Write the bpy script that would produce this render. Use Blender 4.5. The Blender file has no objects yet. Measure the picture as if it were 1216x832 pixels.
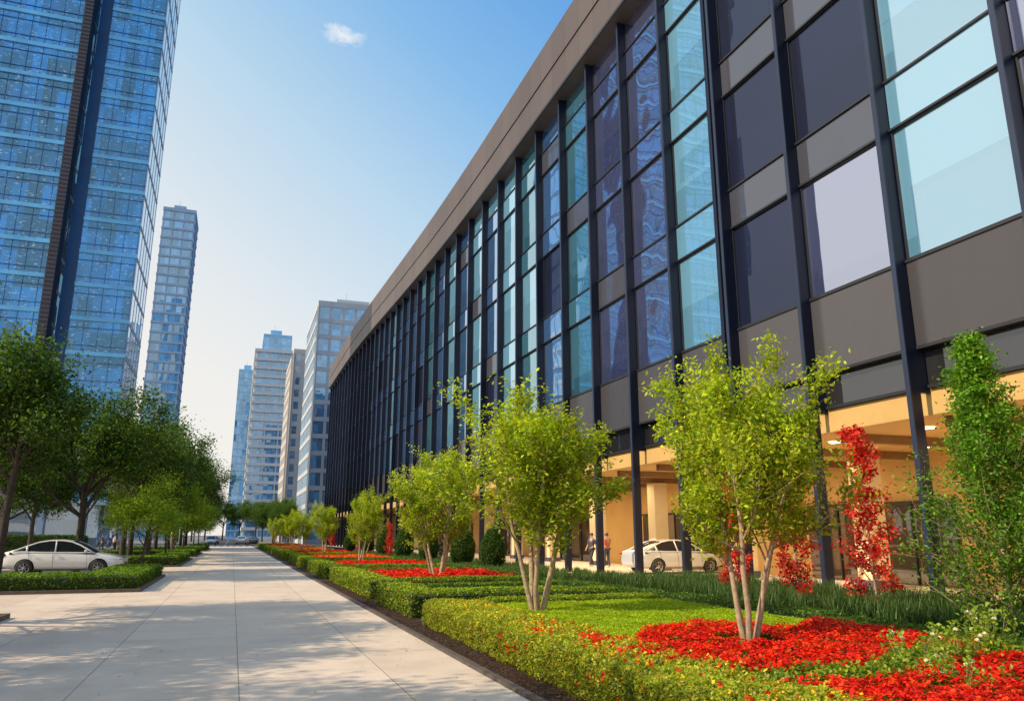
import bpy, math, numpy as np
from mathutils import Vector, Matrix
R=math.radians
scene=bpy.context.scene
COL=scene.collection
scene.view_settings.view_transform='Standard'
scene.view_settings.look='None'
scene.view_settings.exposure=0
rs=np.random.RandomState(7)

# ---------------------------------------------------------------- helpers
def link(o,parent=None):
    COL.objects.link(o)
    if parent is not None: o.parent=parent
    return o
def top(o,label,cat,group=None,kind=None):
    o["label"]=label; o["category"]=cat
    if group: o["group"]=group
    if kind: o["kind"]=kind
    return o
def empty(name,loc=(0,0,0),rz=0,s=1):
    o=bpy.data.objects.new(name,None); o.location=loc; o.rotation_euler=(0,0,rz); o.scale=(s,s,s) if not isinstance(s,tuple) else s
    o.empty_display_size=.2
    return link(o)
def mesh_obj(name,me,parent=None,loc=(0,0,0)):
    o=bpy.data.objects.new(name,me); o.location=loc
    return link(o,parent)
class MB:
    def __init__(s): s.v=[];s.f=[];s.m=[]
    def box(s,x0,x1,y0,y1,z0,z1,m=0):
        b=len(s.v)
        s.v+=[(x0,y0,z0),(x1,y0,z0),(x1,y1,z0),(x0,y1,z0),(x0,y0,z1),(x1,y0,z1),(x1,y1,z1),(x0,y1,z1)]
        s.f+=[(b,b+3,b+2,b+1),(b+4,b+5,b+6,b+7),(b,b+1,b+5,b+4),(b+1,b+2,b+6,b+5),(b+2,b+3,b+7,b+6),(b+3,b,b+4,b+7)]
        s.m+=[m]*6
    def hexa(s,pts,m=0):
        b=len(s.v); s.v+=list(pts)
        s.f+=[(b,b+3,b+2,b+1),(b+4,b+5,b+6,b+7),(b,b+1,b+5,b+4),(b+1,b+2,b+6,b+5),(b+2,b+3,b+7,b+6),(b+3,b,b+4,b+7)]
        s.m+=[m]*6
    def quad(s,a,b_,c,d,m=0):
        b=len(s.v); s.v+=[a,b_,c,d]; s.f.append((b,b+1,b+2,b+3)); s.m.append(m)
    def tube(s,pts,rad,n=6,m=0,cap=True):
        pts=[Vector(p) for p in pts]; b0=len(s.v)
        for i,p in enumerate(pts):
            t=(pts[min(i+1,len(pts)-1)]-pts[max(i-1,0)])
            if t.length<1e-6: t=Vector((0,0,1))
            t.normalize()
            u=t.cross(Vector((0.31,0.95,0.05)));u.normalize(); w=t.cross(u)
            for k in range(n):
                a=2*math.pi*k/n
                s.v.append(tuple(p+(u*math.cos(a)+w*math.sin(a))*rad[i]))
        for i in range(len(pts)-1):
            for k in range(n):
                a=b0+i*n+k; c=b0+i*n+(k+1)%n
                s.f.append((a,c,c+n,a+n)); s.m.append(m)
        if cap:
            s.f.append(tuple(b0+k for k in range(n))[::-1]); s.m.append(m)
            e=b0+(len(pts)-1)*n
            s.f.append(tuple(e+k for k in range(n))); s.m.append(m)
    def lathe(s,prof,axis='y',n=24,m=0,c=(0,0,0)):
        b0=len(s.v)
        for r,h in prof:
            for k in range(n):
                a=2*math.pi*k/n; x=r*math.cos(a); z=r*math.sin(a)
                if axis=='y': s.v.append((c[0]+x,c[1]+h,c[2]+z))
                elif axis=='z': s.v.append((c[0]+x,c[1]+z,c[2]+h))
                else: s.v.append((c[0]+h,c[1]+x,c[2]+z))
        for i in range(len(prof)-1):
            for k in range(n):
                a=b0+i*n+k; d=b0+i*n+(k+1)%n
                s.f.append((a,d,d+n,a+n)); s.m.append(m)
    def mesh(s,name,mats,smooth=False):
        me=bpy.data.meshes.new(name); me.from_pydata(s.v,[],s.f)
        for m in mats: me.materials.append(m)
        me.polygons.foreach_set('material_index',s.m)
        if smooth: me.polygons.foreach_set('use_smooth',[True]*len(s.f))
        me.update(); return me

# ---------------------------------------------------------------- materials
def newmat(name):
    m=bpy.data.materials.new(name); m.use_nodes=True
    nt=m.node_tree; return m,nt,nt.nodes['Principled BSDF'],nt.nodes['Material Output']
def N(nt,t,**k):
    n=nt.nodes.new(t)
    for a,b in k.items(): setattr(n,a,b)
    return n
def math_(nt,op,a,b=None):
    n=N(nt,'ShaderNodeMath',operation=op)
    for i,x in enumerate((a,b)):
        if x is None: continue
        if isinstance(x,(int,float)): n.inputs[i].default_value=x
        else: nt.links.new(x,n.inputs[i])
    return n.outputs[0]
def ramp(nt,fac,stops):
    n=N(nt,'ShaderNodeValToRGB'); cr=n.color_ramp
    while len(cr.elements)>1: cr.elements.remove(cr.elements[0])
    cr.elements[0].position=stops[0][0]; cr.elements[0].color=(*stops[0][1],1)
    for p,c in stops[1:]:
        e=cr.elements.new(p); e.color=(*c,1)
    nt.links.new(fac,n.inputs[0]); return n.outputs[0]
def noise(nt,vec,scale,detail=4,rough=.6):
    n=N(nt,'ShaderNodeTexNoise'); n.inputs['Scale'].default_value=scale; n.inputs['Detail'].default_value=detail
    n.inputs['Roughness'].default_value=rough
    if vec is not None: nt.links.new(vec,n.inputs['Vector'])
    return n.outputs[0]
def pos(nt): return N(nt,'ShaderNodeNewGeometry').outputs['Position']
def mixc(nt,fac,a,b,bt='MIX'):
    n=N(nt,'ShaderNodeMix',data_type='RGBA',blend_type=bt)
    if isinstance(fac,(int,float)): n.inputs[0].default_value=fac
    else: nt.links.new(fac,n.inputs[0])
    for i,x in ((6,a),(7,b)):
        if isinstance(x,tuple): n.inputs[i].default_value=(*x,1)
        else: nt.links.new(x,n.inputs[i])
    return n.outputs[2]
def simple(name,c,rough=.5,metal=0,var=.12,scale=3,bump=0,coat=0,spec=.5):
    m,nt,p,o=newmat(name); P=pos(nt)
    f=noise(nt,P,scale,5)
    col=ramp(nt,f,[(.3,tuple(x*(1-var) for x in c)),(.7,tuple(min(1,x*(1+var)) for x in c))])
    nt.links.new(col,p.inputs['Base Color'])
    p.inputs['Roughness'].default_value=rough; p.inputs['Metallic'].default_value=metal
    p.inputs['Coat Weight'].default_value=coat; p.inputs['Specular IOR Level'].default_value=spec
    if bump:
        b=N(nt,'ShaderNodeBump'); b.inputs['Strength'].default_value=bump; b.inputs['Distance'].default_value=.02
        nt.links.new(noise(nt,P,scale*12,4),b.inputs['Height']); nt.links.new(b.outputs[0],p.inputs['Normal'])
    return m
def leafmat(name,trans=.35,rough=.5):
    m,nt,p,o=newmat(name)
    a=N(nt,'ShaderNodeAttribute',attribute_name='tint')
    nt.links.new(a.outputs['Color'],p.inputs['Base Color'])
    p.inputs['Roughness'].default_value=rough; p.inputs['Specular IOR Level'].default_value=.2
    t=N(nt,'ShaderNodeBsdfTranslucent')
    c=mixc(nt,1.0,a.outputs['Color'],(1.6,1.4,.5),'MULTIPLY'); nt.links.new(c,t.inputs['Color'])
    x=N(nt,'ShaderNodeMixShader'); x.inputs[0].default_value=trans
    nt.links.new(p.outputs[0],x.inputs[1]); nt.links.new(t.outputs[0],x.inputs[2]); nt.links.new(x.outputs[0],o.inputs[0])
    return m
def vec(nt,op,a,b=None,scale=None):
    n=N(nt,'ShaderNodeVectorMath',operation=op)
    for i,x in enumerate((a,b)):
        if x is None: continue
        if isinstance(x,tuple): n.inputs[i].default_value=x
        else: nt.links.new(x,n.inputs[i])
    if scale is not None: n.inputs['Scale'].default_value=scale
    return n.outputs[0]
def glass(name,inner,refl=.5,tint=(.85,.92,1),cell=(1.5,1.5,3.9),tilt=.02,wob=.01,wscale=.35,innervar=.5,lights=0.0,mottle=.6,blind=0):
    m,nt,p,o=newmat(name); g=N(nt,'ShaderNodeNewGeometry'); P=g.outputs['Position']
    cv=vec(nt,'FLOOR',vec(nt,'DIVIDE',vec(nt,'ADD',P,(.37,.41,.0)),cell))
    wn=N(nt,'ShaderNodeTexWhiteNoise',noise_dimensions='3D'); nt.links.new(cv,wn.inputs['Vector'])
    r=vec(nt,'SCALE',vec(nt,'SUBTRACT',wn.outputs['Color'],(.5,.5,.5)),scale=tilt)
    nz=N(nt,'ShaderNodeTexNoise'); nz.inputs['Scale'].default_value=wscale; nz.inputs['Detail'].default_value=2; nt.links.new(P,nz.inputs['Vector'])
    w=vec(nt,'SCALE',vec(nt,'SUBTRACT',nz.outputs['Color'],(.5,.5,.5)),scale=wob)
    nn=vec(nt,'NORMALIZE',vec(nt,'ADD',vec(nt,'ADD',g.outputs['Normal'],r),w))
    lo=tuple(x*(1-innervar) for x in inner); hi=tuple(min(1,x*(1+innervar)) for x in inner)
    c=ramp(nt,wn.outputs['Value'],[(0,lo),(.6,inner),(1,hi)])
    if mottle:
        n2=noise(nt,vec(nt,'MULTIPLY',P,(1.1,1.1,.6)),1.1,5,.7)
        c=mixc(nt,ramp(nt,n2,[(.45,(0,0,0)),(.7,(mottle,)*3)]),c,tuple(x*.35 for x in inner))
    if blind:
        s=N(nt,'ShaderNodeSeparateXYZ'); nt.links.new(P,s.inputs[0])
        fz=math_(nt,'FRACT',math_(nt,'DIVIDE',math_(nt,'SUBTRACT',s.outputs[2],8.18-4.9),4.9))
        b=math_(nt,'GREATER_THAN',fz,math_(nt,'MULTIPLY',wn.outputs['Value'],.55))
        c=mixc(nt,math_(nt,'MULTIPLY',b,blind),c,tuple(min(1,x*1.5+.03) for x in inner))
    if lights:
        n3=noise(nt,vec(nt,'MULTIPLY',P,(.9,.9,3.0)),2.2,2,.5)
        c=mixc(nt,ramp(nt,n3,[(.62,(0,0,0)),(.66,(lights,)*3)]),c,(.65,.8,.9))
    nt.links.new(c,p.inputs['Base Color']); p.inputs['Roughness'].default_value=.5
    p.inputs['Specular IOR Level'].default_value=.2
    gl=N(nt,'ShaderNodeBsdfGlossy'); gl.inputs['Color'].default_value=(*tint,1); gl.inputs['Roughness'].default_value=.015
    nt.links.new(nn,gl.inputs['Normal'])
    x=N(nt,'ShaderNodeMixShader')
    lw=N(nt,'ShaderNodeLayerWeight'); lw.inputs['Blend'].default_value=.35
    f=math_(nt,'ADD',math_(nt,'MULTIPLY',lw.outputs['Fresnel'],.45),refl); f=math_(nt,'MINIMUM',f,.95)
    nt.links.new(f,x.inputs[0])
    nt.links.new(p.outputs[0],x.inputs[1]); nt.links.new(gl.outputs[0],x.inputs[2]); nt.links.new(x.outputs[0],o.inputs[0])
    return m

M_leaf=leafmat('leaf',.4); M_petal=leafmat('petal',.2,.6); M_needle=leafmat('grass_blade',.25)
M_bark=simple('bark_pale',(.42,.31,.20),.9,var=.35,scale=14,bump=.6)
M_barkd=simple('bark_dark',(.06,.045,.034),.9,var=.35,scale=10,bump=.6)
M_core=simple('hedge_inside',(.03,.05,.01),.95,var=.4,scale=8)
M_fin=simple('fin_metal',(.006,.011,.032),.38,var=.2,scale=.6,spec=.3)
M_finedge=simple('fin_edge',(.02,.032,.07),.4,var=.15,scale=.6,spec=.35)
M_white=simple('white_wall',(.66,.66,.65),.7,var=.07,scale=.3)
M_grey=simple('grey_wall',(.50,.53,.57),.7,var=.08,scale=.2)
M_bgrey=simple('blue_grey_wall',(.28,.40,.56),.7,var=.08,scale=.2)
M_beige=simple('stone_wall',(.54,.50,.47),.8,var=.08,scale=.2)
M_plaster=simple('warm_plaster',(.58,.37,.13),.7,var=.08,scale=.8)
M_cream=simple('cream_render',(.68,.55,.34),.7,var=.06,scale=.8)
M_brown=simple('brown_metal',(.07,.06,.09),.6,var=.15,scale=.4)
M_black=simple('black_rubber',(.02,.02,.02),.7,var=.2)
M_dark=simple('dark_trim',(.02,.022,.028),.4,var=.2)
M_soil=simple('mulch',(.055,.028,.016),.95,var=.5,scale=18,bump=1)
M_kerb=simple('kerb_stone',(.10,.075,.06),.85,var=.25,scale=6,bump=.3)

def panelmat(name,c,px,pz,rough=.35,metal=.35,zoff=0,var=.12,dirt=.12):
    m,nt,p,o=newmat(name); P=pos(nt)
    s=N(nt,'ShaderNodeSeparateXYZ'); nt.links.new(P,s.inputs[0])
    y=math_(nt,'DIVIDE',math_(nt,'ADD',s.outputs[1],.0),px); z=math_(nt,'DIVIDE',math_(nt,'ADD',s.outputs[2],zoff),pz)
    cb=N(nt,'ShaderNodeCombineXYZ'); nt.links.new(math_(nt,'FLOOR',y),cb.inputs[1]); nt.links.new(math_(nt,'FLOOR',z),cb.inputs[2])
    wn=N(nt,'ShaderNodeTexWhiteNoise',noise_dimensions='3D'); nt.links.new(cb.outputs[0],wn.inputs['Vector'])
    base=ramp(nt,wn.outputs['Value'],[(0,tuple(x*(1-var) for x in c)),(1,tuple(x*(1+var) for x in c))])
    nzz=noise(nt,vec(nt,'MULTIPLY',P,(1,1,.25)),2.5,6,.7)
    base=mixc(nt,dirt,base,ramp(nt,nzz,[(.3,tuple(x*.6 for x in c)),(.7,tuple(x*1.4 for x in c))]))
    def j(v,w):
        f=math_(nt,'FRACT',v); a=math_(nt,'LESS_THAN',f,w); return a
    jj=math_(nt,'MAXIMUM',j(y,.02/px),j(z,.02/pz))
    col=mixc(nt,jj,base,(.015,.015,.015)); nt.links.new(col,p.inputs['Base Color'])
    p.inputs['Roughness'].default_value=rough; p.inputs['Metallic'].default_value=metal
    return m
M_fascia=panelmat('fascia_panel',(.115,.092,.088),1.7,50,rough=.5,metal=.2)
M_spandrel=panelmat('spandrel_panel',(.085,.082,.092),3.4,50,rough=.22,metal=.25,dirt=.08)

def concrete():
    m,nt,p,o=newmat('paving_slabs'); P=pos(nt)
    s=N(nt,'ShaderNodeSeparateXYZ'); nt.links.new(P,s.inputs[0])
    x=math_(nt,'DIVIDE',math_(nt,'ADD',s.outputs[0],101.8),1.7); y=math_(nt,'DIVIDE',math_(nt,'ADD',s.outputs[1],100.4),2.55)
    def j(v,size):
        f=math_(nt,'FRACT',v); d=math_(nt,'MINIMUM',f,math_(nt,'SUBTRACT',1,f)); return math_(nt,'LESS_THAN',d,.006/size)
    jj=math_(nt,'MAXIMUM',j(x,1.7),j(y,2.55))
    cb=N(nt,'ShaderNodeCombineXYZ'); nt.links.new(math_(nt,'FLOOR',x),cb.inputs[0]); nt.links.new(math_(nt,'FLOOR',y),cb.inputs[1])
    wn=N(nt,'ShaderNodeTexWhiteNoise',noise_dimensions='3D'); nt.links.new(cb.outputs[0],wn.inputs['Vector'])
    slab=ramp(nt,wn.outputs['Value'],[(0,(.68,.54,.41)),(1,(.75,.605,.47))])
    n1=noise(nt,P,.9,8,.65); st=ramp(nt,n1,[(.3,(.82,.80,.78)),(.55,(1,1,1))])
    n2=noise(nt,P,60,3,.7); sp=ramp(nt,n2,[(.3,(.86,.86,.86)),(.6,(1.04,1.04,1.04))])
    c=mixc(nt,1,slab,st,'MULTIPLY'); c=mixc(nt,1,c,sp,'MULTIPLY'); c=mixc(nt,jj,c,(.27,.21,.16))
    nt.links.new(c,p.inputs['Base Color'])
    rr=ramp(nt,n1,[(.3,(.5,)*3),(.7,(.75,)*3)]); nt.links.new(rr,p.inputs['Roughness'])
    p.inputs['Specular IOR Level'].default_value=.3
    b=N(nt,'ShaderNodeBump'); b.inputs['Strength'].default_value=.25; b.inputs['Distance'].default_value=.01
    nt.links.new(math_(nt,'SUBTRACT',math_(nt,'MULTIPLY',n2,.3),jj),b.inputs['Height']); nt.links.new(b.outputs[0],p.inputs['Normal'])
    return m
M_pave=concrete()
M_asph=simple('asphalt',(.06,.06,.062),.85,var=.25,scale=5,bump=.4)
M_ground=simple('far_ground',(.18,.17,.155),.9,var=.2,scale=.2)
M_line=simple('road_paint',(.7,.7,.68),.6,var=.1,scale=6)

# ---------------------------------------------------------------- ground
def sheet(name,x0,x1,y0,y1,z,mat,label,cat='ground'):
    mb=MB(); mb.quad((x0,y0,z),(x1,y0,z),(x1,y1,z),(x0,y1,z)); o=mesh_obj(name,mb.mesh(name,[mat]))
    top(o,label,cat,kind='structure'); return o
sheet('ground',-2500,2500,-500,4000,0,M_ground,'flat grey city ground reaching the horizon')
sheet('pavement',-60,3.0,-12,124,.004,M_pave,'wide beige concrete slab walkway beside planted beds','pavement')
sheet('colonnade_floor',14.3,24,-12,137,.006,M_pave,'beige paved floor of the office colonnade','pavement')
sheet('service_road',-60,-3.3,36.8,44.5,.008,M_asph,'asphalt service road where a pale car is parked','road')
sheet('road',-7,5,125,520,.008,M_asph,'asphalt road beyond the end of the walkway','road')
sheet('cross_street',-80,60,124,138,.004,M_asph,'asphalt cross street at the walkway end','road')
mb=MB()
for k in range(24): mb.quad((-1.1,140+k*8,.012),(-.95,140+k*8,.012),(-.95,143+k*8,.012),(-1.1,143+k*8,.012))
for k in range(8): mb.quad((-3+k*.9,125,.0125),(-2.5+k*.9,125,.0125),(-2.5+k*.9,128,.0125),(-3+k*.9,128,.0125))
top(mesh_obj('road_marking',mb.mesh('road_marking',[M_line])),'white painted lane dashes and crossing stripes','road marking',kind='structure')
sheet('soil',3.12,14.2,-8,124,.01,M_soil,'dark brown mulch under the planted beds','soil')
mb=MB(); mb.box(3.02,3.12,-10,124,0,.035)
top(mesh_obj('kerb',mb.mesh('kerb',[M_kerb])),'low dark stone edging between walkway and mulch','kerb',kind='structure')
for (a,b,c,d) in [(-12,-2.45,26.2,35.6),(-12,-2.5,46,60),(-11,-2.5,66,80),(-11,-2.5,88,108),(-10,-4.15,16.6,19.0),(-10,-5,9,11.5)]:
    mb=MB(); mb.box(a,b,c,c+.12,0,.1);mb.box(a,b,d-.12,d,0,.1);mb.box(b-.12,b,c+.12,d-.12,0,.1);mb.box(a,a+.12,c+.12,d-.12,0,.1)
    mb.box(a+.12,b-.12,c+.12,d-.12,0,.05,1)
    top(mesh_obj('planter_ground',mb.mesh('planter',[M_kerb,M_soil])),'kerbed mulch island beneath street trees','ground',kind='structure')

# ---------------------------------------------------------------- leaf clouds
def leaf_mesh(name,C,size,col,mat,upb=0.0,aspect=.55,seed=0,me=None):
    r=np.random.RandomState(seed); n=len(C)
    a=r.normal(size=(n,3)); nn=r.normal(size=(n,3)); nn[:,2]=np.abs(nn[:,2])+upb
    nn/=np.linalg.norm(nn,axis=1)[:,None]
    a-= nn*(a*nn).sum(1)[:,None]; a/=np.linalg.norm(a,axis=1)[:,None]+1e-9
    b=np.cross(nn,a)
    size=np.broadcast_to(size,(n,)) if np.ndim(size)<2 else size
    L=(size*r.uniform(.7,1.3,n))[:,None]; W=L*aspect
    V=np.empty((n,4,3)); V[:,0]=C-a*L*.5; V[:,1]=C+b*W*.5-a*L*.05+nn*L*.08; V[:,2]=C+a*L*.5; V[:,3]=C-b*W*.5-a*L*.05+nn*L*.08
    V=V.reshape(-1,3)
    me=bpy.data.meshes.new(name); me.vertices.add(n*4); me.vertices.foreach_set('co',V.ravel())
    me.loops.add(n*4); me.loops.foreach_set('vertex_index',np.arange(n*4,dtype=np.int32))
    me.polygons.add(n); me.polygons.foreach_set('loop_start',np.arange(0,n*4,4,dtype=np.int32))
    me.materials.append(mat)
    me.update(calc_edges=True)
    at=me.color_attributes.new('tint','FLOAT_COLOR','POINT')
    cc=np.ones((n,4,4)); cc[:,:,:3]=np.clip(col,0,1)[:,None,:]
    at.data.foreach_set('color',cc.ravel())
    return me
def palette(r,n,cols,var=.25,w=None):
    cols=np.array(cols); i=r.choice(len(cols),n,p=w); c=cols[i]*(1+r.uniform(-var,var,(n,1)))
    return c
def bumpf(x,y,s=1.0,ph=0):
    return (np.sin(x*5.1*s+1.3+ph)*np.cos(y*4.3*s+ph)+.6*np.sin(x*11*s+y*9*s+ph)+.4*np.cos(y*17*s-x*13*s))*.5
def shell(r,x0,x1,y0,y1,h,n,z0=0.03,bump=.03,rnd=.12):
    lx,ly=x1-x0,y1-y0
    A=np.array([lx*ly,lx*h,lx*h,ly*h,ly*h]); f=r.choice(5,n,p=A/A.sum())
    u=r.rand(n);v=r.rand(n); x=x0+u*lx; y=y0+v*ly; z=np.full(n,h*1.0)
    s=f>0; z[s]=z0+r.rand(s.sum())*(h-z0)
    y[f==1]=y0; y[f==2]=y1; x[f==3]=x0; x[f==4]=x1
    d=np.minimum.reduce([x-x0,x1-x,y-y0,y1-y]); t=f==0
    k=np.clip(1-d[t]/rnd,0,1); z[t]-=(1-np.sqrt(np.clip(1-k*k,0,1)))*rnd*.8
    q=np.clip((z-(h-rnd))/rnd,0,1); ins=(1-np.sqrt(np.clip(1-q*q,0,1)))*rnd*.7
    ins=np.where(s,ins,0)
    ov=bumpf(x+z*3,y+z*2,1.2)*bump-ins
    z+=bumpf(x,y)*bump*(z/h)
    x+=np.where(f==3,-ov,np.where(f==4,ov,0)); y+=np.where(f==1,-ov,np.where(f==2,ov,0))
    return np.stack([x,y,z],1)+r.normal(0,.014,(n,3)),f
def hedge(x0,x1,y0,y1,h,size,dens,cols,label,cat='hedge',group=None,seed=0,var=.3,bump=.03,name='hedge',rnd=.09):
    r=np.random.RandomState(seed)
    A=(x1-x0)*(y1-y0)+2*h*((x1-x0)+(y1-y0)); n=int(A*dens)
    C,f=shell(r,x0,x1,y0,y1,h,n,bump=bump,rnd=rnd)
    c=palette(r,n,cols,var)
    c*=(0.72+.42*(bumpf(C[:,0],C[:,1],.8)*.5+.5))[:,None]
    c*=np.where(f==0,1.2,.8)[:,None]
    root=empty(name,((x0+x1)/2,(y0+y1)/2,0)); C=C-np.array([(x0+x1)/2,(y0+y1)/2,0])
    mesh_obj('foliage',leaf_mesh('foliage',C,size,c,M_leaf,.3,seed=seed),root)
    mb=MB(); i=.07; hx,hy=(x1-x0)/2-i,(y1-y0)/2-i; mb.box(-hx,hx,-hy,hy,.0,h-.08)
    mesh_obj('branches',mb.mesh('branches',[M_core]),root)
    top(root,label,cat,group); return root

LIME=[(.38,.45,.03),(.29,.39,.025),(.50,.52,.05),(.18,.28,.02)]
GREEN=[(.13,.25,.02),(.09,.18,.018),(.19,.31,.03),(.06,.12,.012)]
DGREEN=[(.045,.11,.02),(.065,.14,.025),(.03,.08,.015),(.09,.17,.03)]
LAWN=[(.36,.52,.015),(.44,.58,.02),(.29,.45,.015)]
RED=[(.70,.012,.006),(.82,.03,.008),(.52,.008,.006),(.85,.07,.01)]
ORANGE=[(.78,.12,.01),(.75,.05,.01),(.85,.25,.02)]

def mass(name,x0,x1,y0,y1,h,size,dens,cols,label,cat,seed,mat=None,mask=None,upb=1.2,var=.25,bump=.04,aspect=.6,core=True,hv=.03):
    r=np.random.RandomState(seed); n=int((x1-x0)*(y1-y0)*dens)
    x=r.uniform(x0,x1,n);y=r.uniform(y0,y1,n)
    if mask is not None:
        k=mask(x,y); x=x[k];y=y[k]
    n=len(x); z=h+bumpf(x,y,1.1)*bump+r.normal(0,hv,n)
    c=palette(r,n,cols,var)*(0.78+.34*(bumpf(x,y,.7,2)*.5+.5))[:,None]
    o=mesh_obj(name,leaf_mesh(name,np.stack([x,y,z],1),size,c,mat or M_leaf,upb,aspect,seed=seed))
    top(o,label,cat,kind='stuff'); return o

# ---- first (nearest) bed
def bedge(x,y): return 4.42+.15*np.sin(y*1.3)-.45*np.exp(-((y-8.0)/1.3)**2)
def near_pit(x,y): return ((x-6.05)**2+(y-8.4)**2)>.20
def gap(x,y): return np.abs(y-(6.25+.25*np.sin(x*2)+.15*(x-6)))>.24
def redtop(x): return 9.6+.35*np.sin(x*2.3)+.2*np.sin(x*5)-.5*np.clip(5.1-x,0,1)
def redzone(x,y): return (x>bedge(x,y)) & (y<redtop(x)) & near_pit(x,y) & gap(x,y)
def greenzone(x,y): return (x>bedge(x,y)-.1) & (y<redtop(x)) & ~gap(x,y)
def lawnzone(x,y): return (x>4.42)&(y>=redtop(x)-.12)&(x<8.3)
mb=MB(); mb.box(4.4,8.3,3.4,14.55,.011,.32)
mesh_o=mesh_obj('soil_mound',mb.mesh('soil_mound',[M_soil])); top(mesh_o,'raised mulch mound under lawn plants and flowers','soil',kind='structure')
hedge(3.5,4.6,3.0,14.9,.45,.038,4000,LIME+[(.50,.45,.07)],'yellow green hedge along the mulch edge','hedge',seed=11,bump=.045,rnd=.18)
hedge(4.62,8.3,14.3,14.95,.47,.038,3000,GREEN+LIME,'clipped green hedge closing the flower bed','hedge',seed=12,bump=.025)
def flecks(x0,x1,y0,y1,h,n,seed,label,cols=RED,size=.045,side=False):
    r=np.random.RandomState(seed); x=r.uniform(x0,x1,n); y=r.uniform(y0,y1,n)
    k=r.rand(n)<(.25+.75*(bumpf(x,y,.5)>0.1)); x=x[k];y=y[k];n=len(x)
    z=h+bumpf(x,y)*.05+r.uniform(-.0,.04,n)
    if side:
        x=np.full(n,x0)-bumpf(y,z)*.03+r.uniform(-.03,.05,n); z=r.uniform(.12,h-.08,n)
    C=np.repeat(np.stack([x,y,z],1),3,0)+r.normal(0,.012,(n*3,3)); c=palette(r,n*3,cols,.2)
    o=mesh_obj('flowers',leaf_mesh('flowers',C,size,c,M_petal,1.0,.8,seed=seed)); top(o,label,'flowers',kind='stuff')
flecks(3.6,4.55,4.0,10.5,.47,260,13,'small red blooms scattered over a yellow green hedge')
flecks(3.6,4.55,4.0,14,.47,420,16,'small yellow blooms scattered over a yellow green hedge',cols=[(.85,.62,.03),(.80,.50,.02)],size=.035)
flecks(3.5,3.6,4.0,12,.45,170,17,'small red blooms on the side of a hedge',side=True)
mass('ground_cover',4.4,8.3,8.3,14.4,.40,.036,6200,LAWN,'bright green low ground cover plants','ground cover',14,mask=lawnzone,bump=.015,hv=.010,upb=.8)
mass('ground_cover',4.2,8.3,4.5,8.5,.40,.05,5200,GREEN+LIME,'loose green foliage between two red flower patches','ground cover',19,mask=greenzone,bump=.06,hv=.05,upb=.3)
mass('flower_leaves',4.0,8.3,3.4,10.2,.38,.05,2600,GREEN,'green leaves beneath red bedding flowers','leaves',15,mask=redzone,bump=.06,hv=.02)
def clustered(x0,x1,y0,y1,h,ncl,per,seed,cols,label,mask=None,size=.04,cr=.04,name='red_flowers'):
    r=np.random.RandomState(seed); x=r.uniform(x0,x1,ncl); y=r.uniform(y0,y1,ncl)
    k=np.ones(ncl,bool)
    if mask is not None: k&=mask(x,y)
    k&=bumpf(x,y,.9,1)>-.95
    x=x[k];y=y[k];n=len(x); z=h+bumpf(x,y,1.1)*.06+r.uniform(-.02,.04,n)
    base=palette(r,n,cols,.25)
    off=r.normal(0,cr,(n*per,3)); off[:,2]=np.abs(off[:,2])*.5-(off[:,0]**2+off[:,1]**2)*4
    C=np.repeat(np.stack([x,y,z],1),per,0)+off
    c=np.repeat(base,per,0)*r.uniform(.75,1.25,(n*per,1))
    o=mesh_obj(name,leaf_mesh(name,C,size,c,M_petal,1.5,.8,seed=seed)); top(o,label,'flowers',kind='stuff')
clustered(3.9,8.3,3.4,10.2,.43,8600,12,16,RED,'dense carpet of red bedding flowers',mask=redzone,size=.035,cr=.030)

# ---- following beds
beds=[(16.1,20.0,'g'),(21.2,30.0,'r'),(31.4,39.6,'r'),(41,52,'o'),(54,66,'r'),(68,82,'o'),(84,100,'r'),(102,120,'o')]
for i,(a,b,k) in enumerate(beds):
    s=.045+.0011*a; dn=min(2400,int(2.9/(s*s)))
    cols=(GREEN+LIME) if i%2==0 else (LIME+GREEN[:2])
    hd=.50
    hedge(3.5,4.3,a,b,hd,s,dn,cols,'clipped green border hedge along the mulch edge','hedge','border hedges of the flower beds',seed=30+i*5,bump=.02)
    hedge(4.33,8.2,a,a+.75,hd,s,dn,GREEN+LIME[:1],'clipped green hedge across the front of a flower bed','hedge','border hedges of the flower beds',seed=31+i*5,bump=.02)
    hedge(4.33,8.2,b-.6,b,hd-.05,s,dn,GREEN,'clipped green hedge across the back of a flower bed','hedge','border hedges of the flower beds',seed=32+i*5,bump=.02)
    mb=MB(); mb.box(4.33,8.2,a+.77,b-.62,.011,.26)
    top(mesh_obj('soil_mound',mb.mesh('soil_mound',[M_soil])),'raised mulch mound inside a hedged bed','soil',kind='structure')
    mass('ground_cover',4.33,8.2,a+.7,b-.6,.36,s,dn,LAWN,'bright green low ground cover plants','ground cover',33+i*5,upb=.8,bump=.02,hv=.012)
    if k!='g':
        m=(a+b)/2; cl=RED if k=='r' else ORANGE
        clustered(4.4,8.1,a+.9,m+1.5,.46,int((m-a)*4*60),9,34+i*5,cl,'band of red bedding flowers inside a hedge',size=s,cr=.05)
for i,(a,b) in enumerate([(5.5,10.4),(10.7,15.8),(16.1,24),(24.4,36),(36.5,52)]):
    s=.045+.001*a
    hedge(8.7+.25*(i%2),9.6+.25*(i%2),a,b,.38,s,min(2000,int(2.6/s/s)),DGREEN+[(.14,.24,.03)],'low dark green hedge in front of tall grasses','hedge','low dark hedges near the colonnade',seed=90+i)
r=np.random.RandomState(3); n=12000
C=np.stack([r.uniform(3.10,3.55,n),3+27*r.rand(n)**1.5,r.uniform(.014,.045,n)],1)
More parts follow.
